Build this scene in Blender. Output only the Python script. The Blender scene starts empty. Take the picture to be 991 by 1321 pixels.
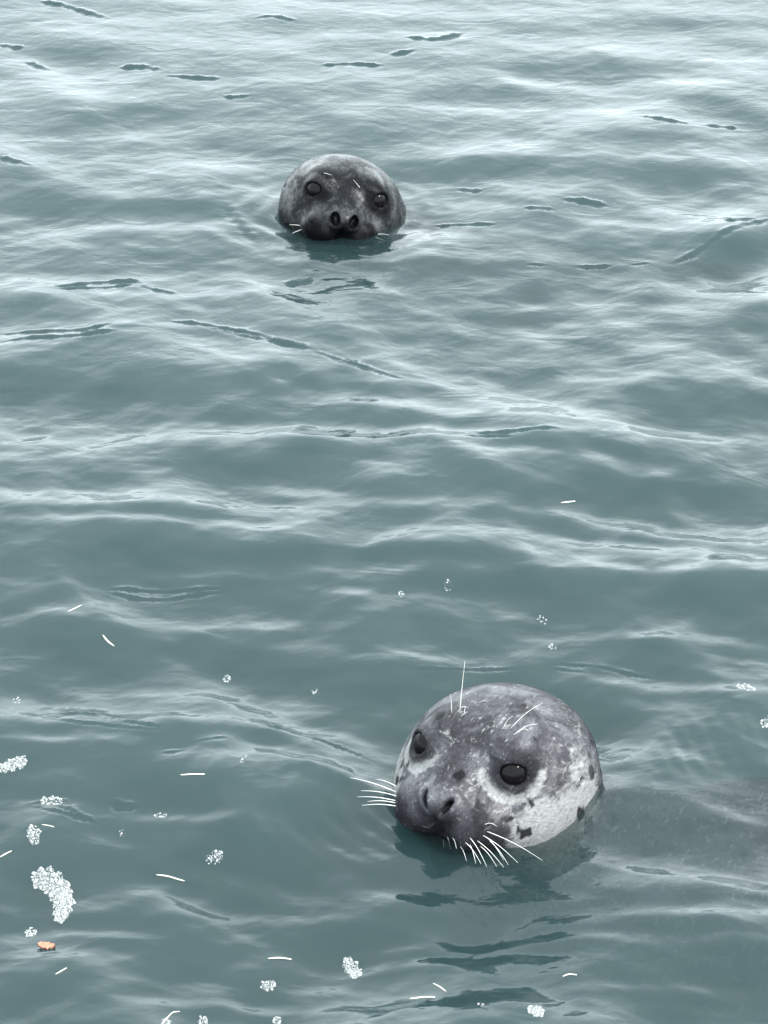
import bpy, math, random
import numpy as np
from mathutils import Vector, Matrix

# ------------------------------------------------------------------ camera
W0, H0, F = 991.0, 1321.0, 3600.0          # photograph size and focal length in its pixels
CAM_H, PITCH = 1.72, math.radians(29.4)
sc = bpy.context.scene
col = sc.collection
cam = bpy.data.cameras.new('camera')
cam.sensor_fit = 'VERTICAL'
cam.sensor_height = 24.0
cam.lens = 24.0 * F / H0
cam.clip_start, cam.clip_end = 0.05, 3000
camo = bpy.data.objects.new('camera', cam)
camo.location = (0, 0, CAM_H)
camo.rotation_euler = (math.pi / 2 - PITCH, 0, 0)
col.objects.link(camo)
sc.camera = camo

# ------------------------------------------------------------------ light
SUN_EL, SUN_AZ = math.radians(48), math.radians(108)   # azimuth clockwise from +Y (the view direction)
world = bpy.data.worlds.new('World')
sc.world = world
world.use_nodes = True
wn, wl = world.node_tree.nodes, world.node_tree.links
wn.clear()
sky = wn.new('ShaderNodeTexSky')
sky.sky_type = 'NISHITA'
sky.sun_disc = False
sky.sun_elevation = SUN_EL
sky.sun_rotation = SUN_AZ
sky.air_density, sky.dust_density, sky.ozone_density = 1.0, 3.0, 1.0
tc = wn.new('ShaderNodeTexCoord')
mp = wn.new('ShaderNodeMapping'); mp.inputs['Scale'].default_value = (1, 1, 2.2)
nz = wn.new('ShaderNodeTexNoise'); nz.inputs['Scale'].default_value = 2.6
nz.inputs['Detail'].default_value = 3; nz.inputs['Roughness'].default_value = 0.55
rm = wn.new('ShaderNodeMapRange')
rm.inputs['From Min'].default_value, rm.inputs['From Max'].default_value = 0.36, 0.62
rm.inputs['To Min'].default_value, rm.inputs['To Max'].default_value = 0.80, 1.0
mx = wn.new('ShaderNodeMix'); mx.data_type = 'RGBA'
mx.inputs['B'].default_value = (9.0, 10.0, 10.3, 1)
bg = wn.new('ShaderNodeBackground'); bg.inputs['Strength'].default_value = 0.13
wo = wn.new('ShaderNodeOutputWorld')
wl.new(tc.outputs['Generated'], mp.inputs['Vector']); wl.new(mp.outputs[0], nz.inputs['Vector'])
wl.new(nz.outputs[0], rm.inputs['Value']); wl.new(rm.outputs[0], mx.inputs['Factor'])
wl.new(sky.outputs[0], mx.inputs['A']); wl.new(mx.outputs['Result'], bg.inputs['Color'])
wl.new(bg.outputs[0], wo.inputs['Surface'])

sun = bpy.data.lights.new('sun', 'SUN')
sun.energy, sun.angle, sun.color = 1.5, math.radians(10), (1.0, 0.96, 0.9)
suno = bpy.data.objects.new('sun', sun)
sdir = Vector((math.sin(SUN_AZ) * math.cos(SUN_EL), math.cos(SUN_AZ) * math.cos(SUN_EL), math.sin(SUN_EL)))
suno.rotation_euler = sdir.to_track_quat('Z', 'Y').to_euler()
suno.location = sdir * 20
col.objects.link(suno)

sc.view_settings.view_transform = 'Standard'
sc.view_settings.look = 'None'
sc.view_settings.gamma = 1.0
sc.view_settings.exposure = 1.85
sc.render.engine = 'CYCLES'
cy = sc.cycles
cy.use_denoising = True
cy.max_bounces, cy.diffuse_bounces, cy.glossy_bounces = 5, 2, 2
cy.transparent_max_bounces, cy.volume_bounces = 8, 1
cy.caustics_reflective = cy.caustics_refractive = False
cy.sample_clamp_indirect = 6

rng = np.random.default_rng(7)
random.seed(7)

# ------------------------------------------------------------------ pixel -> place
SP, CP = math.sin(PITCH), math.cos(PITCH)

def ray(u, v):
    a, b = (u - W0 / 2) / F, -(v - H0 / 2) / F
    d = np.array([a, CP + b * SP, -SP + b * CP])
    return d / np.linalg.norm(d)

def on_water(u, v, z=0.0):
    d = ray(u, v)
    t = (z - CAM_H) / d[2]
    return np.array([0, 0, CAM_H]) + d * t

def px_size(u, v):
    """metres per photo pixel on the water: across, and along the view"""
    p, q = on_water(u, v), on_water(u, v - 1)
    r = on_water(u + 1, v)
    return r[0] - p[0], q[1] - p[1]

# ------------------------------------------------------------------ water surface as a height function
comps = []
for i in range(46):
    lam = 0.11 * (1.25 / 0.11) ** rng.random()
    ang = rng.normal(0.12, 0.85)                    # crests run mostly across the view
    k = 2 * math.pi / lam
    amp = 0.024 * (lam / 0.3) ** -0.2 / k
    comps.append((k * math.sin(ang), k * math.cos(ang), amp, rng.random() * 6.283))
for i in range(22):                                     # small ripples riding on them
    lam = 0.035 * (0.11 / 0.035) ** rng.random()
    ang = rng.normal(0.05 if i % 3 else -.5, 0.90)
    k = 2 * math.pi / lam
    comps.append((k * math.sin(ang), k * math.cos(ang), 0.016 / k, rng.random() * 6.283))

# wave faces seen in the photo: centre, half width, half height, slope towards the viewer (+) or away (-), shear
FACES = [
    (290, 606, 95, 24, .26, .02), (770, 88, 115, 24, .16, 0), (640, 212, 170, 15, .15, 0), (250, 268, 150, 22, .12, 0),
    (950, 322, 75, 30, .28, -.25), (110, 505, 150, 46, .14, .05), (400, 500, 120, 30, .10, .1), (360, 560, 180, 20, -.10, 0),
    (330, 722, 230, 34, .12, 0), (740, 628, 280, 48, .15, 0), (670, 582, 110, 12, .20, .05), (790, 585, 55, 12, .18, .15),
    (860, 775, 170, 34, .15, .03), (170, 845, 170, 62, .17, -.06), (440, 690, 75, 18, .12, 0), (150, 708, 40, 12, .16, 0),
    (15, 706, 55, 36, .14, 0), (920, 520, 110, 34, .15, -.03), (620, 815, 130, 24, .07, 0), (110, 70, 75, 20, .14, .1),
    (650, 120, 120, 18, .14, .05), (560, 82, 60, 12, .1, 0), (880, 225, 100, 22, .12, 0), (850, 180, 90, 22, .10, 0),
    (200, 1095, 140, 46, .13, .1), (280, 1222, 150, 44, .15, 0), (60, 1130, 60, 70, .13, 0), (640, 1270, 190, 26, .13, .05),
    (420, 1060, 90, 50, .06, .2), (560, 1175, 90, 26, .08, 0), (380, 870, 90, 32, .09, .1), (640, 900, 220, 34, .07, .1),
    (940, 1260, 120, 40, .08, 0), (150, 1260, 120, 40, .10, 0), (60, 265, 90, 44, .13, .2), (150, 330, 160, 24, .12, 0),
    (760, 440, 220, 34, .09, 0), (560, 395, 120, 22, .08, .05), (480, 30, 160, 14, .10, 0), (880, 30, 120, 16, .10, 0),
    (620, 470, 90, 24, .10, .1), (180, 150, 110, 20, .10, -.1), (960, 420, 90, 26, .08, 0), (330, 950, 60, 26, .11, .1),
    (800, 930, 60, 24, .10, .3), (920, 960, 70, 34, .11, .2), (250, 980, 80, 22, -.10, .1), (100, 985, 110, 26, -.11, .05),
    (560, 525, 140, 18, -.14, .1), (690, 520, 90, 26, -.16, .2), (860, 560, 140, 16, -.12, .1), (250, 655, 200, 12, -.14, 0),
    (420, 640, 90, 12, -.12, .15), (640, 660, 240, 16, -.12, .05), (770, 700, 200, 14, -.13, .1), (640, 740, 200, 12, -.10, 0),
    (100, 640, 120, 16, -.12, 0), (60, 790, 80, 14, -.12, -.1), (840, 820, 150, 14, -.14, .05), (520, 780, 90, 18, -.09, 0),
    (700, 1215, 280, 12, -.14, .03), (640, 1160, 160, 20, -.13, .05), (900, 1235, 120, 12, -.12, .05), (310, 1190, 60, 14, -.12, .4),
    (860, 1075, 120, 58, .16, .12), (760, 1060, 60, 30, .10, .2), (800, 1195, 200, 22, -.16, .03), (520, 700, 200, 26, -.12, .05), (300, 800, 120, 20, -.12, 0), (450, 560, 160, 18, -.10, .05),
    (150, 680, 130, 12, -.16, .02), (420, 735, 150, 12, -.14, 0), (900, 690, 100, 12, -.14, .08), (230, 925, 160, 14, -.16, .05), (60, 955, 80, 12, -.15, 0),
    (400, 985, 90, 16, -.16, .25), (180, 1045, 120, 12, -.16, .1), (330, 1130, 110, 16, -.18, .25), (120, 1195, 90, 12, -.15, 0), (430, 1175, 90, 14, -.16, .1),
    (560, 1235, 150, 12, -.15, .03), (880, 1290, 130, 12, -.16, .03), (300, 1290, 150, 12, -.15, .03), (860, 880, 110, 12, -.15, .12), (560, 845, 120, 10, -.13, 0),
    (880, 110, 70, 16, -.12, .1), (950, 190, 60, 40, -.12, .2), (670, 100, 60, 10, -.12, .1), (600, 300, 200, 14, -.08, 0),
    (240, 440, 60, 50, -.10, .3), (30, 560, 60, 24, -.12, .2), (680, 385, 90, 12, -.12, 0), (100, 120, 100, 30, -.09, .5),
]
faces = []
for (u, v, hw, hh, s, sh) in FACES:
    p = on_water(u, v); ax, ay = px_size(u, v)
    sx, sy = hw * ax * 0.75, hh * ay * 0.75
    faces.append((p[0], p[1], sx, sy, s * (0.68 if s > 0 and v > 350 else .9) * sy, sh * -(ay / ax)))

# thin steep creases shaped into the water, mostly standing in for dark reflections, traced as polylines; last value is their relative breadth
CREASES = [
    ([(220, 416), (255, 416), (300, 424), (345, 434), (352, 440), (400, 452)], 1.1), ([(268, 421), (300, 429), (345, 439)], .7),
    ([(345, 435), (365, 444), (400, 452)], 1.3), ([(408, 455), (460, 470), (517, 487)], 1.1),
    ([(135, 757), (165, 754), (240, 756), (290, 755)], 1.0), ([(138, 759), (180, 766), (230, 763), (290, 758)], 1.1),
    ([(50, 924), (62, 918), (90, 916), (120, 920), (150, 932), (210, 946)], 1.2), ([(50, 924), (75, 928), (130, 938), (165, 944), (208, 948)], .9),
    ([(335, 936), (370, 940), (420, 951), (485, 972)], 1.0), ([(255, 962), (290, 957)], 1.0), ([(212, 976), (240, 974)], 1.1),
    ([(36, 1033), (60, 1028), (86, 1031), (80, 1040), (125, 1056)], 1.5), ([(38, 1034), (70, 1044), (100, 1051), (125, 1056)], 1.3),
    ([(143, 1028), (155, 1033), (176, 1032)], 1.9), ([(0, 428), (60, 427), (100, 431), (145, 424)], .9), ([(0, 442), (30, 437), (80, 438), (155, 434)], 1.0),
    ([(65, 371), (110, 363), (165, 358), (180, 362), (186, 369), (230, 376)], 1.0), ([(70, 373), (130, 369), (175, 364)], .7),
    ([(155, 87), (180, 86), (207, 92)], 1.0), ([(215, 100), (250, 101), (288, 102)], .9), ([(50, 2), (90, 10), (140, 25)], .9),
    ([(415, 85), (450, 82), (495, 84)], .8), ([(525, 48), (560, 53), (597, 42)], 1.1), ([(505, 71), (535, 66)], 1.0),
    ([(825, 153), (870, 162), (890, 163)], .8), ([(910, 162), (950, 164)], .8), ([(727, 257), (755, 258), (785, 263)], 1.2),
    ([(590, 236), (620, 241)], .9), ([(676, 267), (715, 270)], .8), ([(290, 126), (322, 124)], .8),
    ([(865, 338), (900, 325), (950, 300), (995, 285)], 1.1), ([(680, 337), (705, 338)], .7), ([(740, 338), (790, 336)], .8), ([(815, 336), (838, 335)], .6),
    ([(935, 291), (975, 286)], 1.1), ([(720, 850), (780, 856), (845, 868)], 1.0), ([(715, 855), (760, 863)], .8), ([(530, 861), (600, 857), (668, 857)], .9),
    ([(290, 250), (292, 262), (310, 285), (330, 305)], 1.6), ([(0, 208), (40, 219)], 1.0), ([(0, 57), (30, 61)], .9), ([(36, 78), (62, 88)], 1.0),
    ([(600, 566), (650, 570), (720, 567)], 1.1), ([(600, 573), (660, 576)], .8), ([(368, 358), (404, 355)], 1.2), ([(640, 286), (560, 282)], .8),
    ([(330, 25), (352, 22), (380, 28)], .7), ([(935, 162), (950, 164)], .7), ([(20, 1168), (45, 1160), (60, 1166)], .6),
]
creases = []
for pts, br in CREASES:
    P = np.array([on_water(u, v)[:2] for u, v in pts])
    ay = px_size(*pts[len(pts) // 2])[1]
    # smooth the polyline (one Chaikin round keeps the ends)
    Q = [P[0]]
    for a, b in zip(P[:-1], P[1:]):
        Q += [a * .75 + b * .25, a * .25 + b * .75]
    Q.append(P[-1])
    creases.append((np.array(Q), br * ay * 1.15))

# ring ripples pushed out by the two heads: centre x, y, first radius, wavelength, slope, decay
RINGS = []
LEVEL = []

def height(x, y):
    x = np.asarray(x, float); y = np.asarray(y, float)
    h = np.zeros(np.broadcast(x, y).shape)
    for kx, ky, a, ph in comps:
        # a little phase wobble so that no crest runs straight for long
        h += a * 1.25 * (np.exp(np.sin(kx * x + ky * y + ph + 0.8 * np.sin(3.1 * x + 2.3 * y + ph * 3)) - 1) - .4658) * (1 + .55 * np.sin(2.7 * x + ph * 5) * np.sin(3.3 * y + ph * 7))
    near_ = np.clip((5.1 - y) / 2.6, 0, 1.1) * (np.abs(y - 3) < 8)     # choppier water close by
    h *= .30 + 1.70 * near_
    for cx, cy_, sx, sy, A, sh in faces:
        dx = x - cx
        dy = y - cy_ - sh * dx + 0.25 * dx * dx
        t = dy / sy
        h += A * (.8 + .75 * near_) * t * np.exp(-0.5 * t * t - 0.5 * (dx / sx) ** 2)
    for cx, cy_, z0 in LEVEL:                                       # mean level where the heads float
        h -= z0 * np.exp(-((x - cx) ** 2 + (y - cy_) ** 2) / (2 * .22 ** 2))
    for cx, cy_, r0, lam, s, dec, a0, a1 in RINGS:
        dx, dy = x - cx, y - cy_
        r = np.hypot(dx, dy)
        th = np.arctan2(dy, dx)
        r = r * (1 + 0.05 * np.sin(3 * th + 1) + 0.03 * np.sin(7 * th))
        dth = np.abs((th - a0 + math.pi) % (2 * math.pi) - math.pi)
        win = np.exp(-(dth / a1) ** 4)
        e = np.exp(-np.maximum(r - r0, 0) / dec) * np.clip((r - r0 * .7) / (r0 * .3), 0, 1) * win
        h += s * lam / 6.283 * e * np.sin(6.283 * (r - r0) / lam)
    for P, sg in creases:
        m = 5 * sg
        sel = (x > P[:, 0].min() - m) & (x < P[:, 0].max() + m) & (y > P[:, 1].min() - m) & (y < P[:, 1].max() + m)
        sel = np.broadcast_to(sel, h.shape)
        if not sel.any():
            continue
        X, Y = np.broadcast_to(x, h.shape)[sel], np.broadcast_to(y, h.shape)[sel]
        best = np.full(X.shape, 9.0); sgn = np.zeros(X.shape); along = np.zeros(X.shape)
        S = np.concatenate([[0], np.cumsum(np.hypot(*(P[1:] - P[:-1]).T))]); tot = S[-1]
        for a, b, s0, s1 in zip(P[:-1], P[1:], S[:-1], S[1:]):
            d = b - a; L2 = d @ d + 1e-12
            t = np.clip(((X - a[0]) * d[0] + (Y - a[1]) * d[1]) / L2, 0, 1)
            ex, ey = X - a[0] - t * d[0], Y - a[1] - t * d[1]
            r = np.hypot(ex, ey)
            up = r < best
            best = np.where(up, r, best)
            sgn = np.where(up, ey, sgn); along = np.where(up, s0 + t * (s1 - s0), along)
        q = along / tot                                            # the crease thins out at its ends and breaks up on the way
        w = np.clip(np.minimum(q, 1 - q) * 7, .0, 1) ** .6
        w = w * np.clip(.80 + .25 * np.sin(along * 75 + P[0, 0] * 40) + .18 * np.sin(along * 243 + P[0, 1] * 70), .3, 1.15)
        sw = sg * (.65 + .45 * w) + .0006 * np.sin(along * 700)
        t = np.clip(sgn, -best, best) / sw
        h[sel] += 1.1 * sw * w * t * np.exp(-0.5 * (best / sw) ** 2)
    return h

def wz(x, y):
    return float(height(np.array([x]), np.array([y]))[0])

# ------------------------------------------------------------------ node helpers
def new_mat(name):
    m = bpy.data.materials.new(name)
    m.use_nodes = True
    m.node_tree.nodes.clear()
    return m, m.node_tree.nodes, m.node_tree.links

def math_node(n, l, op, a, b=None, clamp=False):
    k = n.new('ShaderNodeMath'); k.operation = op; k.use_clamp = clamp
    for i, s in enumerate((a, b)):
        if s is None: continue
        if isinstance(s, (int, float)): k.inputs[i].default_value = s
        else: l.new(s, k.inputs[i])
    return k.outputs[0]

def noise_node(n, l, vec, scale, detail=2, rough=.5, dist=0.0):
    k = n.new('ShaderNodeTexNoise')
    k.inputs['Scale'].default_value = scale; k.inputs['Detail'].default_value = detail
    k.inputs['Roughness'].default_value = rough; k.inputs['Distortion'].default_value = dist
    if vec is not None: l.new(vec, k.inputs['Vector'])
    return k.outputs[0]

def map_node(n, l, vec, scale, rot=(0, 0, 0)):
    k = n.new('ShaderNodeMapping'); k.inputs['Scale'].default_value = scale; k.inputs['Rotation'].default_value = rot
    l.new(vec, k.inputs['Vector'])
    return k.outputs[0]

def range_node(n, l, val, a, b, c=0.0, d=1.0, smooth=True):
    k = n.new('ShaderNodeMapRange')
    if smooth: k.interpolation_type = 'SMOOTHSTEP'
    for nm, q in (('From Min', a), ('From Max', b), ('To Min', c), ('To Max', d)): k.inputs[nm].default_value = q
    l.new(val, k.inputs['Value'])
    return k.outputs[0]

def mix_col(n, l, fac, a, b):
    k = n.new('ShaderNodeMix'); k.data_type = 'RGBA'
    for nm, s in (('Factor', fac), ('A', a), ('B', b)):
        if isinstance(s, (int, float)): k.inputs[nm].default_value = s
        elif isinstance(s, tuple): k.inputs[nm].default_value = s + (1,) if len(s) == 3 else s
        else: l.new(s, k.inputs[nm])
    return k.outputs['Result']

# ------------------------------------------------------------------ materials
def water_material():
    m, n, l = new_mat('sea_water')
    geo = n.new('ShaderNodeNewGeometry')
    tcn = n.new('ShaderNodeTexCoord')
    a = noise_node(n, l, map_node(n, l, tcn.outputs['Object'], (11, 15, 1), (0, 0, .12)), 1.0, 3, .5, .8)
    b = noise_node(n, l, map_node(n, l, tcn.outputs['Object'], (45, 60, 1), (0, 0, -.35)), 1.0, 2, .5, 0)
    hsum = math_node(n, l, 'ADD', math_node(n, l, 'MULTIPLY', a, 0.0024), math_node(n, l, 'MULTIPLY', b, 0.0007))
    bp = n.new('ShaderNodeBump'); bp.inputs['Strength'].default_value = 1.0; bp.inputs['Distance'].default_value = 1.0
    l.new(hsum, bp.inputs['Height'])
    dot = n.new('ShaderNodeVectorMath'); dot.operation = 'DOT_PRODUCT'
    l.new(bp.outputs[0], dot.inputs[0]); l.new(geo.outputs['Incoming'], dot.inputs[1])
    c = math_node(n, l, 'ABSOLUTE', dot.outputs['Value'])
    inv = math_node(n, l, 'SUBTRACT', 1.0, c, True)
    p5 = math_node(n, l, 'POWER', inv, 5.0)
    fr = math_node(n, l, 'MULTIPLY_ADD', p5, 0.98)
    n[fr.node.name].inputs[2].default_value = 0.02
    tr = n.new('ShaderNodeBsdfTransparent'); tr.inputs[0].default_value = (.97, 1, .99, 1)
    gl = n.new('ShaderNodeBsdfGlossy'); gl.inputs['Roughness'].default_value = 0.09
    l.new(bp.outputs[0], gl.inputs['Normal'])
    mxs = n.new('ShaderNodeMixShader')
    murk = n.new('ShaderNodeBsdfDiffuse'); murk.inputs['Color'].default_value = (.0112, .0218, .0230, 1)   # silt and plankton near the surface
    under = n.new('ShaderNodeMixShader'); under.inputs[0].default_value = .45
    l.new(tr.outputs[0], under.inputs[1]); l.new(murk.outputs[0], under.inputs[2])
    l.new(fr, mxs.inputs[0]); l.new(under.outputs[0], mxs.inputs[1]); l.new(gl.outputs[0], mxs.inputs[2])
    tint, dens = (.115, .210, .222, 1), 5.0                          # murky water: what is not scattered is absorbed
    vs_ = n.new('ShaderNodeVolumeScatter'); vs_.inputs['Color'].default_value = tint; vs_.inputs['Density'].default_value = dens
    va_ = n.new('ShaderNodeVolumeAbsorption'); va_.inputs['Color'].default_value = tint; va_.inputs['Density'].default_value = dens
    vol = n.new('ShaderNodeAddShader'); l.new(vs_.outputs[0], vol.inputs[0]); l.new(va_.outputs[0], vol.inputs[1])
    out = n.new('ShaderNodeOutputMaterial')
    l.new(mxs.outputs[0], out.inputs['Surface']); l.new(vol.outputs[0], out.inputs['Volume'])
    return m

# ------------------------------------------------------------------ seals: smooth signed-distance sculpting
def ell(p, c, r):
    q = p - np.array(c, np.float32)
    r = np.array(r, np.float32)
    k0 = np.sqrt(((q / r) ** 2).sum(-1)); k1 = np.sqrt(((q / r ** 2) ** 2).sum(-1)) + 1e-9
    return k0 * (k0 - 1) / k1

def rot_ell(p, c, r, axis, ang):
    R = np.array(Matrix.Rotation(ang, 3, axis), np.float32)
    return ell((p - np.array(c, np.float32)) @ R, (0, 0, 0), r)

def cone(p, a, b, ra, rb):
    a = np.array(a, np.float32); b = np.array(b, np.float32)
    d = b - a
    t = np.clip(((p - a) @ d) / (d @ d), 0, 1)
    q = p - a - t[..., None] * d
    return np.sqrt((q * q).sum(-1)) - (ra + (rb - ra) * t)

def smin(a, b, k):
    h = np.clip(.5 + .5 * (b - a) / k, 0, 1)
    return b + (a - b) * h - k * h * (1 - h)

def smax(a, b, k):
    return -smin(-a, -b, k)

EYE = np.array([.058, .050, .036])
EYE_R = .0170

def head_sdf(q, style):
    """q in head axes: x to the nose, y to the seal's left, z up (metres at scale 1)"""
    s = q * np.array([1, 1, 1], np.float32)
    m = s.copy(); m[..., 1] = np.abs(m[..., 1])                    # mirrored copy for paired forms
    d = ell(s, (-.012, 0, -.004), (.108, .103, .082))
    d = smin(d, ell(m, (.020, .045, -.030), (.070, .050, .048)), .03)   # cheeks
    d = smin(d, ell(s, (.078, 0, .006), (.052, .030, .027)), .028)      # bridge of the nose
    d = smin(d, ell(m, (.088, .033, -.017), (.037, .033, .029)), .014)  # whisker pads
    d = smin(d, ell(s, (.114, 0, .010), (.017, .025, .014)), .012)      # nose pad
    d = smin(d, ell(s, (.045, 0, -.052), (.054, .036, .022)), .016)     # lower jaw
    d = smin(d, ell(m, (.038, .038, .052), (.026, .022, .014)), .022)   # brow
    # groove between the pads, and the mouth line
    d = smax(d, -ell(s, (.132, 0, -.020), (.020, .0022, .022)), .006)
    d = smax(d, -ell(m, (.092, .026, -.046), (.036, .032, .0016)), .005)
    # eye sockets with a swollen rim
    e = m - EYE.astype(np.float32)
    ed = np.sqrt((e * e).sum(-1))
    d = smin(d, ed - (EYE_R + .0028), .014)
    d = smax(d, -(rot_ell(m, EYE + np.array([.013, .010, .003]), (.0150, .0165, .0112), 'X', -.25)), .004)
    # nostrils
    if style == 'open':
        d = smax(d, -rot_ell(m, (.126, .0155, .011), (.019, .0085, .0122), 'X', -.25), .003)
    else:
        d = smax(d, -rot_ell(m, (.127, .0125, .012), (.013, .0032, .0125), 'X', -.5), .004)
    # ear holes
    d = smax(d, -ell(m, (-.005, .098, .012), (.004, .010, .0028)), .003)
    return d

def surface_nets(f, org, h):
    """quads around the zero level of a sampled field"""
    s = f < 0
    nx, ny, nz_ = f.shape
    c = np.zeros((nx - 1, ny - 1, nz_ - 1), np.int8)
    for i in (0, 1):
        for j in (0, 1):
            for k in (0, 1):
                c += s[i:nx - 1 + i, j:ny - 1 + j, k:nz_ - 1 + k]
    act = (c > 0) & (c < 8)
    idx = -np.ones(act.shape, np.int64)
    cells = np.argwhere(act)
    idx[act] = np.arange(len(cells))
    acc = np.zeros((len(cells), 3)); cnt = np.zeros(len(cells))
    I = cells.T
    corners = [(i, j, k) for i in (0, 1) for j in (0, 1) for k in (0, 1)]
    for a in corners:
        for ax in range(3):
            if a[ax]: continue
            b = list(a); b[ax] = 1
            fa = f[I[0] + a[0], I[1] + a[1], I[2] + a[2]]; fb = f[I[0] + b[0], I[1] + b[1], I[2] + b[2]]
            cr = (fa < 0) != (fb < 0)
            t = np.where(cr, fa / np.where(cr, fa - fb, 1), 0)
            p = np.repeat(np.array(a, float)[None], len(t), 0); p[:, ax] += t
            acc += p * cr[:, None]; cnt += cr
    v = (cells + acc / cnt[:, None]) * h + org
    quads = []
    for ax in range(3):
        o = [x for x in range(3) if x != ax]
        sl0 = [slice(1, -1)] * 3; sl1 = [slice(1, -1)] * 3
        sl0[ax] = slice(0, -1); sl1[ax] = slice(1, None)
        A, B = s[tuple(sl0)], s[tuple(sl1)]
        e = np.argwhere(A != B)
        inside = A[A != B]
        e[:, o[0]] += 1; e[:, o[1]] += 1
        def cell(d0, d1):
            g = e.copy(); g[:, o[0]] += d0; g[:, o[1]] += d1
            return idx[g[:, 0], g[:, 1], g[:, 2]]
        q = np.stack([cell(-1, -1), cell(0, -1), cell(0, 0), cell(-1, 0)], 1)
        flip = inside if ax != 1 else ~inside
        q = np.where(flip[:, None], q, q[:, ::-1])
        quads.append(q)
    return v, np.concatenate(quads)

def mesh_np(name, v, q, smooth=True):
    me = bpy.data.meshes.new(name)
    me.vertices.add(len(v)); me.vertices.foreach_set('co', np.asarray(v, np.float32).ravel())
    k = q.shape[1]
    me.loops.add(q.size); me.loops.foreach_set('vertex_index', q.astype(np.int32).ravel())
    me.polygons.add(len(q))
    me.polygons.foreach_set('loop_start', np.arange(0, q.size, k, dtype=np.int32))
    me.polygons.foreach_set('loop_total', np.full(len(q), k, np.int32))
    me.update(calc_edges=True)
    me.validate()
    if smooth:
        me.polygons.foreach_set('use_smooth', np.ones(len(me.polygons), bool))
    return me

class Seal:
    """head centre (world), yaw to the viewer's left, pitch up, roll, scale, spine points + radii relative to the head centre"""
    def __init__(self, c, yaw, pitch, roll, s, spine, style):
        self.c = np.array(c, np.float32); self.s = s; self.style = style; self.spine = spine
        f = np.array([-math.sin(yaw) * math.cos(pitch), -math.cos(yaw) * math.cos(pitch), math.sin(pitch)])
        lft = np.array([math.cos(yaw), -math.sin(yaw), 0.0])
        up = np.cross(f, lft)
        lft, up = lft * math.cos(roll) + up * math.sin(roll), up * math.cos(roll) - lft * math.sin(roll)
        self.R = np.stack([f, lft, up], 1).astype(np.float32)      # head -> world columns

    def to_head(self, p): return ((p - self.c) @ self.R) / self.s
    def to_world(self, q): return np.asarray(q, np.float32) * self.s @ self.R.T + self.c

    def body_sdf(self, p):
        d = None
        S = self.spine
        q = p - self.c
        for (a, ra), (b, rb) in zip(S[:-1], S[1:]):
            e = cone(q, a, b, ra, rb)
            d = e if d is None else smin(d, e, .05)
        for c, r, ax, an in self.flippers:
            d = smin(d, rot_ell(q, c, r, ax, an), .02)
        return d

    def sdf(self, p):
        b = self.body_sdf(p)
        q = self.to_head(p)
        near = (np.abs(q) < .20).all(-1)
        out = b.copy()
        if not near.any(): return out
        hd = head_sdf(q[near], self.style) * self.s
        out[near] = smin(b[near], hd, .04)
        return out

    def build(self, h):
        P = np.array([a for a, r in self.spine]); Rr = np.array([r for a, r in self.spine])
        lo = np.minimum((P - Rr[:, None]).min(0), -.17) + self.c - .03
        hi = np.maximum((P + Rr[:, None]).max(0), .17) + self.c + .03
        for c, r, ax, an in self.flippers:
            lo = np.minimum(lo, np.array(c) + self.c - max(r) - .02); hi = np.maximum(hi, np.array(c) + self.c + max(r) + .02)
        nn = np.ceil((hi - lo) / h).astype(int) + 1
        ax = [lo[i] + h * np.arange(nn[i]) for i in range(3)]
        f = np.empty(nn, np.float32)
        C = 5                                                       # coarse pass, then only the cells near the skin
        cn = -(-nn // C)
        cg = np.stack(np.meshgrid(*[lo[i] + h * C * (np.arange(cn[i]) + .5) - h * .5 for i in range(3)], indexing='ij'), -1).astype(np.float32)
        cf = self.sdf(cg.reshape(-1, 3)).reshape(cn)
        up = lambda a: np.repeat(np.repeat(np.repeat(a, C, 0), C, 1), C, 2)[:nn[0], :nn[1], :nn[2]]
        f[:] = up(cf)
        ii = np.argwhere(up(np.abs(cf) < h * C * 1.5))
        f[ii[:, 0], ii[:, 1], ii[:, 2]] = self.sdf((lo + ii * h).astype(np.float32))
        v, q = surface_nets(f, lo, h)
        for _ in range(2):                                          # settle the vertices on the exact surface
            p = v.astype(np.float32); e = .0012
            d0 = self.sdf(p)
            g = np.stack([self.sdf(p + np.eye(3, dtype=np.float32)[i] * e) - self.sdf(p - np.eye(3, dtype=np.float32)[i] * e) for i in range(3)], 1) / (2 * e)
            g2 = (g * g).sum(1) + 1e-6
            v = p - .8 * (np.clip(d0, -h, h) / np.maximum(g2, .25))[:, None] * g
        return v, q

    def hit(self, u, v_):
        """first point of the seal along the photo ray"""
        d = ray(u, v_).astype(np.float32); p = np.array([0, 0, CAM_H], np.float32); t = 1.0
        for _ in range(200):
            x = (p + d * t)[None]
            e = float(self.sdf(x)[0])
            if abs(e) < 2e-4: break
            t += e * .6
            if t > 8: return None
        return p + d * t

def ss(x, a, b):
    t = np.clip((x - a) / (b - a), 0, 1)
    return t * t * (3 - 2 * t)

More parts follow.
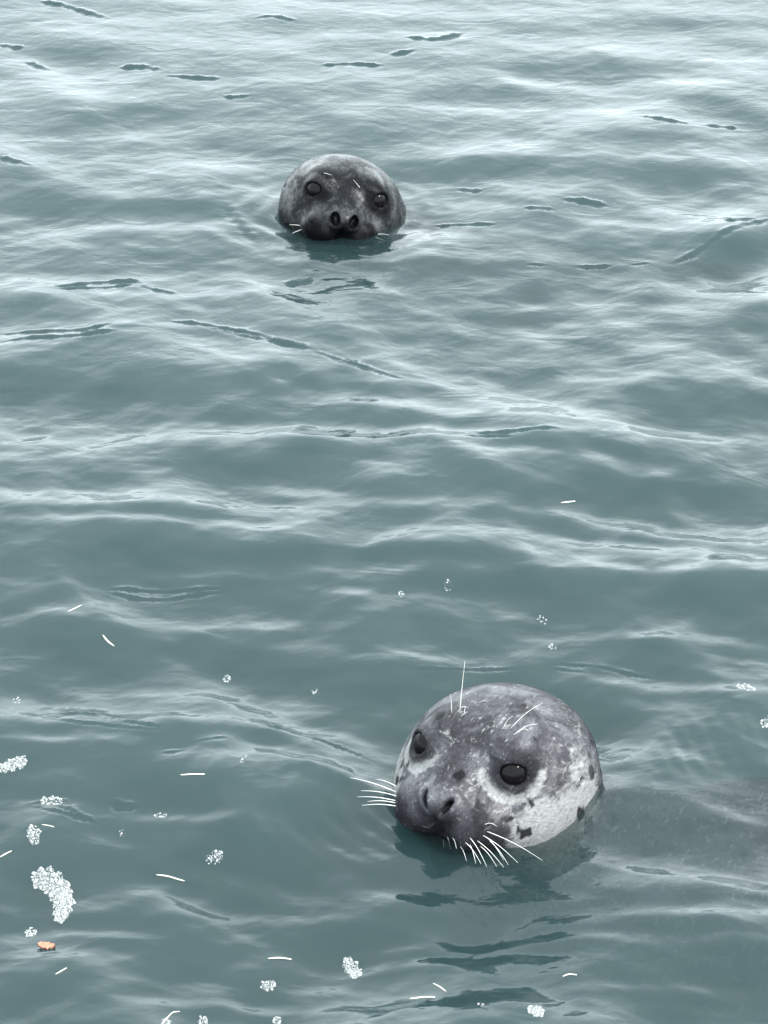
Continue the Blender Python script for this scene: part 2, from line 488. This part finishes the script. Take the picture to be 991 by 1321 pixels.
def coat_near(q):
    """pigment of the spotted seal, from head axes: pale mask, dark mask (with nostril shade painted in)"""
    x, y, z = q[:, 0], q[:, 1], q[:, 2]
    ay = np.abs(y)
    e = np.linalg.norm((q * [1, 0, 1] + np.c_[0 * x, ay, 0 * x]) - EYE, axis=1)
    pale = ss(ay, .045, .085) * ss(z, .035, -.01) * ss(x, -.075, -.02) * .95          # cheeks below the eyes
    pale = np.maximum(pale, np.exp(-((e - .031) / .007) ** 2) * ss(z, .050, .030) * .9)   # ring under the eye
    pale = np.maximum(pale, .45 * np.exp(-((x - .075) / .02) ** 2 - ((ay - .032) / .012) ** 2 - ((z - .035) / .02) ** 2))
    pale = np.maximum(pale, .25 * np.exp(-((x - .045) / .03) ** 2 - ((ay - .06) / .02) ** 2 - ((z - .062) / .015) ** 2))
    dark = np.exp(-(e / .0255) ** 6) * .95                                            # eye surround
    dark = np.maximum(dark, .62 * ss(x, .082, .105) * ss(z, .020, -.010))                # muzzle
    dark = np.maximum(dark, .75 * ss(x, -.045, -.10) * ss(z, -.06, .0))                # nape
    inner = np.exp(-(((x - .066) / .020) ** 2 + ((ay - .040) / .012) ** 2 + ((z - .048) / .016) ** 2))
    dark = np.maximum(dark, .6 * inner)
    dark = np.maximum(dark, np.exp(-(((x - .118) / .012) ** 2 + ((ay - .0125) / .0045) ** 2 + ((z - .012) / .011) ** 2) ** 2))  # shade of the nostril slits, painted into the dark mask
    pale = np.maximum(pale, .62 * np.exp(-((x + .005) / .035) ** 2 - ((ay - .092) / .03) ** 2 - ((z - .022) / .03) ** 2))
    pale *= 1 - ss(x, .085, .105)
    return pale, dark

def coat_far(q):
    x, y, z = q[:, 0], q[:, 1], q[:, 2]
    ay = np.abs(y)
    e = np.linalg.norm(np.c_[x, ay, z] - EYE, axis=1)
    dark = np.exp(-(e / .032) ** 4) * .85
    dark = np.maximum(dark, np.exp(-(np.linalg.norm(np.c_[x, ay, z] - [.119, .0155, .011], axis=1) / .0125) ** 6))  # shade inside the open nostrils, put into the coat colour
    dark = np.maximum(dark, .9 * ss(x, .090, .112) * ss(z, .018, -.006))
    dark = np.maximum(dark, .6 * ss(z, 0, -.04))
    pale = .35 * np.exp(-((x - .10) / .03) ** 2 - (y / .02) ** 2 - ((z - .03) / .014) ** 2)
    return pale, dark

def coat_material(name, base, pale, dark, spots, fleck, rough, wet):
    m, n, l = new_mat(name)
    at = n.new('ShaderNodeAttribute'); at.attribute_name = 'head_axes'
    mk = n.new('ShaderNodeAttribute'); mk.attribute_name = 'coat'
    sep = n.new('ShaderNodeSeparateColor'); l.new(mk.outputs['Color'], sep.inputs[0])
    v = at.outputs['Vector']
    big = noise_node(n, l, v, 26, 4, .6, .6)
    mid = noise_node(n, l, map_node(n, l, v, (60, 95, 95)), 1, 5, .65, 1.0)
    hair = noise_node(n, l, map_node(n, l, v, (130, 420, 420)), 1, 3, .6, .5)
    c0 = mix_col(n, l, range_node(n, l, big, .32, .68), tuple(x * .5 for x in base), tuple(x * 1.5 for x in base))
    # pale patches break up into flecks at their edges
    pf = math_node(n, l, 'ADD', sep.outputs[0], math_node(n, l, 'MULTIPLY', math_node(n, l, 'SUBTRACT', mid, .5), 1.5))
    pf = range_node(n, l, pf, .22, .75)
    fl = range_node(n, l, math_node(n, l, 'ADD', mid, math_node(n, l, 'MULTIPLY', hair, .35)), .74, .86, 0, fleck)
    pf = math_node(n, l, 'MAXIMUM', pf, fl)
    c1 = mix_col(n, l, pf, c0, pale)
    # small dark spots
    vor = n.new('ShaderNodeTexVoronoi'); vor.feature = 'F1'; vor.inputs['Scale'].default_value = 1.0
    vor.inputs['Randomness'].default_value = 1.0
    wob = n.new('ShaderNodeVectorMath'); wob.operation = 'ADD'
    l.new(map_node(n, l, v, (38, 38, 26)), wob.inputs[0])
    nz2 = n.new('ShaderNodeTexNoise'); nz2.inputs['Scale'].default_value = 90; l.new(v, nz2.inputs['Vector'])
    sc2 = n.new('ShaderNodeVectorMath'); sc2.operation = 'SCALE'; sc2.inputs['Scale'].default_value = .65
    l.new(nz2.outputs['Color'], sc2.inputs[0]); l.new(sc2.outputs[0], wob.inputs[1])
    l.new(wob.outputs[0], vor.inputs['Vector'])
    sp = range_node(n, l, vor.outputs['Distance'], .20, .33, spots, 0)
    pick = range_node(n, l, noise_node(n, l, v, 34, 1, .5), .46, .54)
    sp = math_node(n, l, 'MULTIPLY', sp, pick)
    c2 = mix_col(n, l, sp, c1, tuple(x * .8 for x in dark))
    c3 = mix_col(n, l, sep.outputs[1], c2, dark)
    hv = range_node(n, l, hair, .3, .7, .72, 1.2)
    mul = n.new('ShaderNodeVectorMath'); mul.operation = 'MULTIPLY'
    cb = n.new('ShaderNodeCombineXYZ')
    for i in range(3): l.new(hv, cb.inputs[i])
    l.new(c3, mul.inputs[0]); l.new(cb.outputs[0], mul.inputs[1])
    bs = n.new('ShaderNodeBsdfPrincipled')
    l.new(mul.outputs[0], bs.inputs['Base Color'])
    l.new(range_node(n, l, mid, .3, .7, rough - .08, rough + .14), bs.inputs['Roughness'])
    spd = n.new('ShaderNodeMath'); spd.operation = 'MULTIPLY'
    l.new(range_node(n, l, math_node(n, l, 'ADD', math_node(n, l, 'MULTIPLY', big, .6), math_node(n, l, 'MULTIPLY', mid, .4)), .46, .64, wet[0], wet[1]), spd.inputs[0]); l.new(math_node(n, l, 'MULTIPLY_ADD', sep.outputs[1], -.85), spd.inputs[1]); n[spd.inputs[1].links[0].from_node.name].inputs[2].default_value = 1.0
    l.new(math_node(n, l, 'MULTIPLY', spd.outputs[0], math_node(n, l, 'SUBTRACT', 1.0, sep.outputs[2])), bs.inputs['Specular IOR Level'])   # no sheen under water
    bp = n.new('ShaderNodeBump'); bp.inputs['Strength'].default_value = .55; bp.inputs['Distance'].default_value = 1
    hh = math_node(n, l, 'ADD', math_node(n, l, 'MULTIPLY', hair, .0007), math_node(n, l, 'MULTIPLY', mid, .0016))
    l.new(hh, bp.inputs['Height']); l.new(bp.outputs[0], bs.inputs['Normal'])
    out = n.new('ShaderNodeOutputMaterial'); l.new(bs.outputs[0], out.inputs['Surface'])
    return m

def plain_material(name, color, rough, spec=.5, coat=0, noise=0, scale=200):
    m, n, l = new_mat(name)
    bs = n.new('ShaderNodeBsdfPrincipled')
    bs.inputs['Base Color'].default_value = color + (1,)
    bs.inputs['Roughness'].default_value = rough
    bs.inputs['Specular IOR Level'].default_value = spec
    bs.inputs['Coat Weight'].default_value = coat
    if noise:
        t = n.new('ShaderNodeTexCoord')
        k = noise_node(n, l, t.outputs['Object'], scale, 3, .6)
        l.new(mix_col(n, l, range_node(n, l, k, .3, .7), tuple(c * (1 - noise) for c in color), tuple(min(1, c * (1 + noise)) for c in color)), bs.inputs['Base Color'])
    out = n.new('ShaderNodeOutputMaterial'); l.new(bs.outputs[0], out.inputs['Surface'])
    return m

def link(name, me, mat, parent=None):
    o = bpy.data.objects.new(name, me)
    if mat: me.materials.append(mat)
    col.objects.link(o)
    if parent is not None:
        o.parent = parent
        o.matrix_parent_inverse = Matrix.Translation(-parent.location)
    return o

def tag(o, label, cat, group=None):
    o['label'] = label; o['category'] = cat
    if group: o['group'] = group
    return o

def tube(name, pts, radii, mat, parent=None, sides=6):
    pts = [np.asarray(p, float) for p in pts]
    v, q = [], []
    for i, p in enumerate(pts):
        t = pts[min(i + 1, len(pts) - 1)] - pts[max(i - 1, 0)]
        t /= np.linalg.norm(t) + 1e-9
        a = np.cross(t, [0.31, 0.2, .93]); a /= np.linalg.norm(a); b = np.cross(t, a)
        for k in range(sides):
            w = 2 * math.pi * k / sides
            v.append(p + radii[i] * (a * math.cos(w) + b * math.sin(w)))
    for i in range(len(pts) - 1):
        for k in range(sides):
            q.append((i * sides + k, i * sides + (k + 1) % sides, (i + 1) * sides + (k + 1) % sides, (i + 1) * sides + k))
    q.append(tuple(range(sides))[::-1]); q.append(tuple((len(pts) - 1) * sides + k for k in range(sides)))
    me = bpy.data.meshes.new(name)
    me.from_pydata([tuple(x) for x in v], [], q)
    for p in me.polygons: p.use_smooth = True
    return link(name, me, mat, parent)

def sphere_mesh(name, c, r, R, mat, parent, seg=32):
    v, q = [], []
    n_ = seg // 2
    for i in range(n_ + 1):
        a = math.pi * i / n_
        for k in range(seg):
            b = 2 * math.pi * k / seg
            v.append((math.cos(a), math.sin(a) * math.cos(b), math.sin(a) * math.sin(b)))
    for i in range(n_):
        for k in range(seg):
            q.append((i * seg + k, i * seg + (k + 1) % seg, (i + 1) * seg + (k + 1) % seg, (i + 1) * seg + k))
    v = np.array(v) * r @ R.T + c
    me = bpy.data.meshes.new(name)
    me.from_pydata([tuple(x) for x in v], [], q)
    import bmesh
    bm = bmesh.new(); bm.from_mesh(me); bmesh.ops.remove_doubles(bm, verts=bm.verts, dist=1e-6)
    bmesh.ops.recalc_face_normals(bm, faces=bm.faces); bm.to_mesh(me); bm.free()
    for p in me.polygons: p.use_smooth = True
    return link(name, me, mat, parent)

eye_mat = plain_material('eye_wet_black', (.004, .0035, .004), .08, .08, 0)
whisker_mat = plain_material('whisker_white', (.55, .55, .52), .35)

def make_seal(sl, name, label, coat_fn, mat, group, h):
    v, q = sl.build(h)
    root = bpy.data.objects.new(name, None)
    root.location = Vector((float(sl.c[0]), float(sl.c[1]), 0)); root.empty_display_size = .1
    col.objects.link(root)
    tag(root, label, 'seal', group)
    me = mesh_np('body', v, q)
    vv = np.empty(len(me.vertices) * 3, np.float32); me.vertices.foreach_get('co', vv); vv = vv.reshape(-1, 3)
    hq = sl.to_head(vv)
    a = me.attributes.new('head_axes', 'FLOAT_VECTOR', 'POINT'); a.data.foreach_set('vector', hq.astype(np.float32).ravel())
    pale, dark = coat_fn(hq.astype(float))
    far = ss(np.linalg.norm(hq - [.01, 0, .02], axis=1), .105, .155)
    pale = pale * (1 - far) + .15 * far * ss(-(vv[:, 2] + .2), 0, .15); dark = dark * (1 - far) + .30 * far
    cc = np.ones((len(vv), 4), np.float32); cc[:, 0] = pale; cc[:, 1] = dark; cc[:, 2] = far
    ca = me.attributes.new('coat', 'FLOAT_COLOR', 'POINT'); ca.data.foreach_set('color', cc.ravel())
    link('body', me, mat, root)
    for s in (1, -1):
        c = sl.to_world((EYE * [1, s, 1])[None])[0].astype(float)
        e = sphere_mesh('eye', c, EYE_R * sl.s, sl.R.astype(float), eye_mat, root)
    return root

def whisker(sl, root, b, t, out, r=.0006, bend=.004):
    """whisker rooted where the photo ray meets the coat; its tip lies `out` metres nearer to the viewer"""
    p = sl.hit(*b)
    if p is None: return
    dist = np.linalg.norm(p - np.array([0, 0, CAM_H]))
    e = np.array([0, 0, CAM_H]) + ray(*t) * (dist - out)
    p0 = p + ray(*b) * .002
    L = np.linalg.norm(e - p0)
    pts, rad = [], []
    for i in range(7):
        k = i / 6
        x = p0 * (1 - k) + e * k
        x = x + np.array([0, 0, 1]) * bend * math.sin(math.pi * k)
        pts.append(x); rad.append(r * (1 - .75 * k))
    tube('whisker', pts, rad, whisker_mat, root, 5)

# head centre from the eyes: solve so that the mid point between the eyes falls on its pixel
def head_centre(eye_px, dist, yaw, pitch, roll, s):
    tmp = Seal((0, 0, 0), yaw, pitch, roll, s, [], '')
    off = tmp.to_world(np.array([[EYE[0], 0, EYE[2]]]))[0]
    return np.array([0, 0, CAM_H]) + ray(*eye_px) * dist - off

R_ = math.radians
c1 = head_centre((607, 977), 2.928, R_(32), R_(6), R_(1), 1.0)
near = Seal(c1, R_(32), R_(6), R_(1), 1.0,
            [((.000, .012, -.045), .080), ((.035, .015, -.120), .090), ((.14, .005, -.180), .118), ((.30, -.030, -.190), .150), ((.55, -.08, -.23), .172),
             ((.80, -.10, -.26), .160), ((1.02, -.15, -.29), .105), ((1.17, -.18, -.31), .058)], 'slit')
near.flippers = [((.30, -.17, -.28), (.10, .035, .055), 'Z', .5), ((.34, .17, -.28), (.10, .035, .055), 'Z', -.5),
                 ((1.27, -.25, -.31), (.10, .022, .045), 'Z', -.5), ((1.28, -.15, -.31), (.10, .022, .045), 'Z', .1)]
c2 = head_centre((447, 251), 4.32, R_(-2), R_(5), R_(-11), .92)
far_ = Seal(c2, R_(-2), R_(5), R_(-11), .92,
            [((.0, .012, -.045), .076), ((.035, .03, -.11), .085), ((.13, .04, -.165), .105), ((.30, .01, -.225), .135), ((.52, -.05, -.25), .158),
             ((.75, -.09, -.25), .145), ((.95, -.14, -.28), .095), ((1.10, -.17, -.30), .052)], 'open')
far_.flippers = [((.27, -.15, -.26), (.09, .032, .05), 'Z', .5), ((.31, .18, -.26), (.09, .032, .05), 'Z', -.5),
                 ((1.19, -.23, -.30), (.09, .02, .04), 'Z', -.5), ((1.20, -.14, -.30), (.09, .02, .04), 'Z', .1)]
print('HEADS', c1, c2)

for c, dz in ((c1, .007), (c2, .013)):
    an = np.linspace(0, 6.283, 40)
    LEVEL.append((c[0], c[1], float(height(c[0] + .12 * np.cos(an), c[1] + .12 * np.sin(an)).mean()) + dz))
print('LEVEL', LEVEL)
# ripples around the heads: x, y, first radius, wavelength, slope, decay, mid angle, half width of the sector
RINGS += [
    (c1[0], c1[1], .11, .045, .10, .08, 0.9, 1.6), (c1[0], c1[1], .11, .022, .26, .10, -2.85, .55), (c1[0] + .05, c1[1], .16, .021, .17, .10, .35, .30),
    (c2[0], c2[1], .10, .036, .16, .07, -1.6, 3.2), (c2[0], c2[1], .14, .06, .14, .06, -2.8, .6),
]

# ------------------------------------------------------------------ the sea
def axis(fine_lo, fine_hi, step, far_lo, far_hi):
    mid = np.arange(fine_lo, fine_hi, step) if np.isscalar(step) else step
    def grow(start, stop, s):
        out, x = [], start
        while abs(x - start) < abs(stop - start):
            s *= 1.22
            x += math.copysign(s, stop - start)
            out.append(x)
        return out
    lo = grow(mid[0], far_lo, mid[1] - mid[0])[::-1]; hi = grow(mid[-1], far_hi, mid[-1] - mid[-2])
    return np.concatenate([lo, mid, hi])

ys, y = [], 1.90
while y < 5.7:
    ys.append(y); y += .0016 + .0020 * (y - 1.9) / 3.8
gx = axis(-.90, .90, .0032, -400, 400)
gy = axis(0, 0, np.array(ys), -400, 1200)
X, Y = np.meshgrid(gx, gy)
Z = height(X, Y)
fade = 1 / (1 + (np.maximum(np.hypot(X, Y - 3.5) - 30, 0) / 40) ** 2)
Z *= fade
ny, nx = X.shape
V = np.stack([X, Y, Z], -1).reshape(-1, 3)
I = np.arange(ny * nx).reshape(ny, nx)
Q = np.stack([I[:-1, :-1], I[:-1, 1:], I[1:, 1:], I[1:, :-1]], -1).reshape(-1, 4)
# sides and bottom close the body of water
DEPTH = -4.0
rim = np.concatenate([I[0, :], I[1:, -1], I[-1, -2::-1], I[-2:0:-1, 0]])
base = len(V)
VB = V[rim].copy(); VB[:, 2] = DEPTH
V = np.concatenate([V, VB])
nr = len(rim); k = np.arange(nr); kn = (k + 1) % nr
side = np.stack([rim[kn], rim, base + k, base + kn], 1)
corner = [base + 0, base + nx - 1, base + nx - 1 + ny - 1, base + 2 * (nx - 1) + ny - 1]
Q = np.concatenate([Q, side, np.array([corner[::-1]])])
water = link('water', mesh_np('water', V, Q), water_material())
water['kind'] = 'structure'; water['label'] = 'rippled grey green sea water reflecting a pale sky'

sb = bpy.data.meshes.new('seabed')
sb.from_pydata([(-420, -420, -3.9), (420, -420, -3.9), (420, 1250, -3.9), (-420, 1250, -3.9)], [], [(0, 1, 2, 3)])
seabed = link('seabed', sb, plain_material('seabed_silt', (.135, .185, .180), .9, .1, 0, .25, 2))
seabed['kind'] = 'structure'

# ------------------------------------------------------------------ seals
near_mat = coat_material('spotted_wet_coat', (.033, .032, .037), (.165, .165, .165), (.006, .006, .008), .95, .6, .36, (.06, .4))
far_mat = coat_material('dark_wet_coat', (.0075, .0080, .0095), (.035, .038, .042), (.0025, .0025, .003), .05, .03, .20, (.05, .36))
G = 'harbour seals at the surface'
r1 = make_seal(near, 'harbour_seal', 'spotted grey seal with pale cheeks and white whiskers, head turned aside', coat_near, near_mat, G, .0032)
for b, t, o in [((627, 1072), (700, 1110), .03), ((622, 1077), (668, 1113), .03), ((631, 1084), (656, 1116), .02), ((619, 1091), (641, 1118), .02),
                ((606, 1080), (628, 1118), .03), ((584, 1081), (589, 1095), .01), ((577, 1079), (581, 1096), .01), ((571, 1082), (573, 1095), .01),
                ((606, 1089), (614, 1114), .02), ((594, 1092), (602, 1111), .015), ((625, 1064), (641, 1066), .008), ((615, 1084), (650, 1119), .025),
                ((600, 1086), (621, 1115), .02), ((628, 1080), (650, 1110), .015)]:
    whisker(near, r1, b, t, o, .00046, .003)
for b, t, o in [((512, 1022), (452, 1003), .005), ((512, 1027), (466, 1020), .005), ((511, 1033), (461, 1028), .005), ((512, 1040), (467, 1039), .008),
                ((514, 1016), (485, 1005), .004), ((511, 1036), (474, 1034), .01)]:
    whisker(near, r1, b, t, o, .0005, .002)
for b, t, o in [((593, 921), (600, 853), .03), ((583, 921), (581, 895), .02), ((599, 923), (601, 911), .01), ((590, 919), (604, 913), .01),
                ((658, 941), (700, 907), .02), ((662, 949), (694, 934), .02), ((648, 942), (662, 924), .015), ((668, 946), (682, 943), .01)]:
    whisker(near, r1, b, t, o, .0005, .004)
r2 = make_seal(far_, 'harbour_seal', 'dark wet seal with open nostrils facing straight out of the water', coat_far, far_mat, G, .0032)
for b, t, o in [((388, 291), (373, 290), .01), ((487, 302), (502, 303), .01), ((460, 228), (467, 249), .01), ((465, 243), (456, 232), .008),
                ((413, 222), (428, 226), .008), ((484, 306), (497, 311), .012), ((390, 296), (377, 301), .012)]:  # first on this line: added strand standing in for a wet brow highlight
    whisker(far_, r2, b, t, o, .0005, .0005)

# ------------------------------------------------------------------ foam, straws and leaf on the water
foam_mat = plain_material('foam_white', (.25, .26, .26), .35, .5, 0, .12, 300)
_dome = None
def dome_template():
    v, q = [(0, 0, 1.0)], []
    rings, seg = 3, 7
    for i in range(1, rings + 1):
        a = math.pi * .56 * i / rings
        for k in range(seg):
            b = 2 * math.pi * (k + .5 * i) / seg
            v.append((math.sin(a) * math.cos(b), math.sin(a) * math.sin(b), math.cos(a)))
    t = [(0, 1 + k, 1 + (k + 1) % seg) for k in range(seg)]
    for i in range(rings - 1):
        for k in range(seg):
            a0, a1 = 1 + i * seg + k, 1 + i * seg + (k + 1) % seg
            b0, b1 = a0 + seg, a1 + seg
            t += [(a0, b0, b1), (a0, b1, a1)]
    return np.array(v), np.array(t)
DV, DT = dome_template()

def afloat(u, v):
    p = on_water(u, v)
    for _ in range(3):
        p = on_water(u, v, wz(p[0], p[1]))
    return p

def foam(outline, label, n, rmax=3.2, gap=.0, name='foam_patch', cat='foam'):
    """outline: list of (u, v, radius_px) discs whose union is the patch; bubbles packed on the water"""
    P = []
    tries = 0
    n, rmax = int(n * 1.8), rmax * .78
    discs = [(afloat(u, v), r * px_size(u, v)[0], r * px_size(u, v)[1] ) for u, v, r in outline]
    while len(P) < n and tries < n * 30:
        tries += 1
        c, rx, ry = discs[random.randrange(len(discs))]
        a, k = random.random() * 6.283, math.sqrt(random.random())
        k *= 1 + .12 * math.sin(a * 5 + c[0] * 90)
        x, y_ = c[0] + rx * k * math.cos(a), c[1] + ry * k * math.sin(a)
        r = (rmax * (.2 + .8 * random.random() ** 2.2)) * .001
        if all((x - p[0]) ** 2 + (y_ - p[1]) ** 2 > ((r + p[2]) * .74) ** 2 for p in P):
            P.append((x, y_, r))
    P = np.array(P)
    hz = height(P[:, 0], P[:, 1])
    vs, ts = [], []
    for i, (x, y_, r) in enumerate(P):
        vs.append(DV * [r, r, r * (.5 + .5 * random.random())] + [x, y_, hz[i] + r * .1]); ts.append(DT + i * len(DV))
    me = mesh_np(name, np.concatenate(vs), np.concatenate(ts))
    c = P.mean(0)
    me.transform(Matrix.Translation((-c[0], -c[1], -hz.mean())))
    o = link(name, me, foam_mat)
    o.location = (c[0], c[1], hz.mean())
    return tag(o, label, cat, 'foam on the water')

foam([(52, 1134, 10), (62, 1135, 12), (72, 1142, 13), (79, 1152, 14), (82, 1163, 13), (81, 1174, 12), (79, 1181, 9)],
     'large comma shaped patch of white bubbly foam just behind the orange leaf', 420)
foam([(6, 990, 6), (16, 987, 7), (27, 983, 7)], 'long slanting oval patch of white foam level with the hollow dark ripple', 110)
foam([(41, 1071, 6), (44, 1077, 8), (46, 1083, 6)], 'small upright oval foam patch between the comma shaped foam and dark ripple', 60, 2.6)
foam([(57, 1033, 5), (66, 1033, 6), (75, 1034, 5)], 'flat white foam sliver inside a hollow dark ripple', 60, 2.4)
foam([(271, 1109, 5), (278, 1107, 6), (284, 1106, 5)], 'ragged small foam patch just beyond the slender curved straw', 42, 2.2)
foam([(449, 1243, 7), (454, 1250, 9), (459, 1256, 8)], 'round bubbly foam patch, the biggest one in front of the spotted seal', 110, 2.8)
foam([(343, 1272, 6), (350, 1271, 6)], 'small round foam patch in front of a straight pale straw', 48, 2.3)
foam([(40, 1203, 7)], 'tiny round foam tuft just behind the orange leaf', 36, 2.2)
foam([(687, 1303, 6), (694, 1305, 8)], 'round white foam patch floating by itself beside the submerged spotted body', 85, 2.6)
foam([(955, 886, 5), (963, 887, 7), (970, 889, 4)], 'spiky white foam patch floating behind the spotted seal', 60, 2.4)
foam([(987, 933, 6), (991, 931, 6)], 'foam tuft behind the spotted seal, nearer to its back', 30, 2.3)
foam([(293, 876, 5)], 'single round foam dot at the end of a dark swell', 22, 2.2)
foam([(204, 1052, 4), (211, 1053, 4)], 'little foam fleck beside the short dark ripple', 18, 2.0)
foam([(578, 755, 5)], 'tiny foam fleck between the two seals, the one nearer the lone straw', 10, 1.9)
foam([(518, 767, 4)], 'tiny foam fleck between the two seals, farther from the lone straw', 10, 1.9)
foam([(713, 835, 5)], 'small foam fleck behind the crown of the spotted seal', 14, 2.0)
foam([(698, 799, 4), (704, 802, 3)], 'faint foam fleck between the seals, next behind the crown fleck', 9, 1.7)
foam([(22, 904, 5)], 'small foam fleck behind the long looped dark ripple', 12, 1.9)
foam([(406, 892, 4)], 'lone foam speck beside the raised brow whisker', 8, 1.8)
foam([(158, 1075, 4)], 'faint foam speck in front of the short dark ripple', 10, 1.5)
foam([(214, 1318, 6)], 'small foam tuft touching the hooked pale straw', 24, 2.2)
foam([(262, 1317, 6)], 'small foam tuft, first along from the hooked straw', 24, 2.2)
foam([(358, 1317, 6)], 'small foam tuft in front of the small round foam patch', 24, 2.2)
foam([(314, 977, 4), (312, 982, 3)], 'faint foam specks among the broken ripples', 8, 1.6)
foam([(620, 1297, 4)], 'speck of foam beside the lone round patch', 6, 1.5, name='foam_patch')

straw_mat = plain_material('dry_eelgrass', (.45, .45, .39), .5, .4, 0, .2, 120)
def straw(pts, label, r=.0011, mat=straw_mat):
    r *= .75
    P = [afloat(u, v) for u, v in pts]
    # Catmull-like densify
    out = []
    for i in range(len(P) - 1):
        for k_ in range(4):
            t = k_ / 4
            out.append(P[i] * (1 - t) + P[i + 1] * t)
    out.append(P[-1])
    A = np.array(out)
    A[1:-1] = (A[:-2] + 2 * A[1:-1] + A[2:]) / 4
    hz = height(A[:, 0], A[:, 1])
    A[:, 2] = hz + r * .5
    c = A.mean(0)
    o = tube('straw', [a - c for a in A], [r * (.45 + .55 * math.sin(math.pi * (.1 + .8 * i / (len(A) - 1)))) for i in range(len(A))], mat, None, 6)
    o.location = Vector(c)
    return tag(o, label, 'straw', 'straws adrift on the water')

straw([(133, 820), (138, 827), (147, 834)], 'short bent pale straw on the face of a dark swell', .0014)
straw([(202, 1129), (218, 1131), (238, 1137)], 'slender curved pale straw just in front of a ragged foam patch', .0011)
straw([(233, 1000), (248, 999), (264, 999)], 'straight pale straw behind the little foam fleck', .0011)
straw([(346, 1237), (361, 1236), (376, 1238)], 'straight pale straw behind a small round foam patch', .0012)
straw([(529, 1289), (545, 1287), (561, 1287)], 'straight white straw paired with a slanting bit of straw', .0012)
straw([(559, 1269), (567, 1273), (575, 1279)], 'slanting bit of straw just behind a straight white straw', .0009)
straw([(726, 1260), (734, 1257), (744, 1258)], 'short crooked straw in front of the submerged spotted body', .0010)
straw([(724, 649), (733, 648), (742, 647)], 'short pale straw adrift alone between the seals', .0013)
straw([(88, 789), (97, 785), (105, 781)], 'faint thin straw beside the dark swell', .0008)
straw([(0, 1106), (7, 1102), (15, 1098)], 'thin brownish straw beside the upright foam patch', .0010)
straw([(72, 1257), (79, 1253), (86, 1249)], 'thin brownish straw in front of the orange leaf', .0009)
straw([(54, 1064), (62, 1065), (70, 1067)], 'faint thin straw beside the upright oval foam patch', .0007)
straw([(208, 1322), (222, 1306), (232, 1305)], 'hooked pale straw touching a small foam tuft', .0008)

def leaf():
    p = afloat(60, 1222); ax_, ay_ = px_size(60, 1222)
    L, Wd = 12 * ax_, 4.0 * ay_
    v, f = [], []
    n_ = 10
    for side_ in (1, -1):
        for i in range(n_ + 1):
            t = i / n_ * 2 - 1
            w = Wd * (1 - t * t) ** .7 * (1 + .15 * math.sin(9 * t))
            for s in (-1, -.5, 0, .5, 1):
                x = L * t; y_ = w * s - .35 * L * t * .5
                v.append((x, y_, .0012 * abs(s) + .0008 * side_ + .001 * t * t + .0006 * math.sin(13 * t + 4 * s)))
    m_ = 5 * (n_ + 1)
    for b in (0, m_):
        for i in range(n_):
            for j in range(4):
                a = b + i * 5 + j
                q = (a, a + 5, a + 6, a + 1)
                f.append(q[::-1] if b == 0 else q)
    me = bpy.data.meshes.new('leaf'); me.from_pydata(v, [], f)
    for q in me.polygons: q.use_smooth = True
    o = link('leaf', me, plain_material('leaf_orange', (.30, .11, .065), .5, .4, 0, .35, 500))
    o.location = (p[0], p[1], wz(p[0], p[1]) + .001)
    tag(o, 'tiny orange leaf floating in front of the comma shaped foam', 'leaf')
leaf()
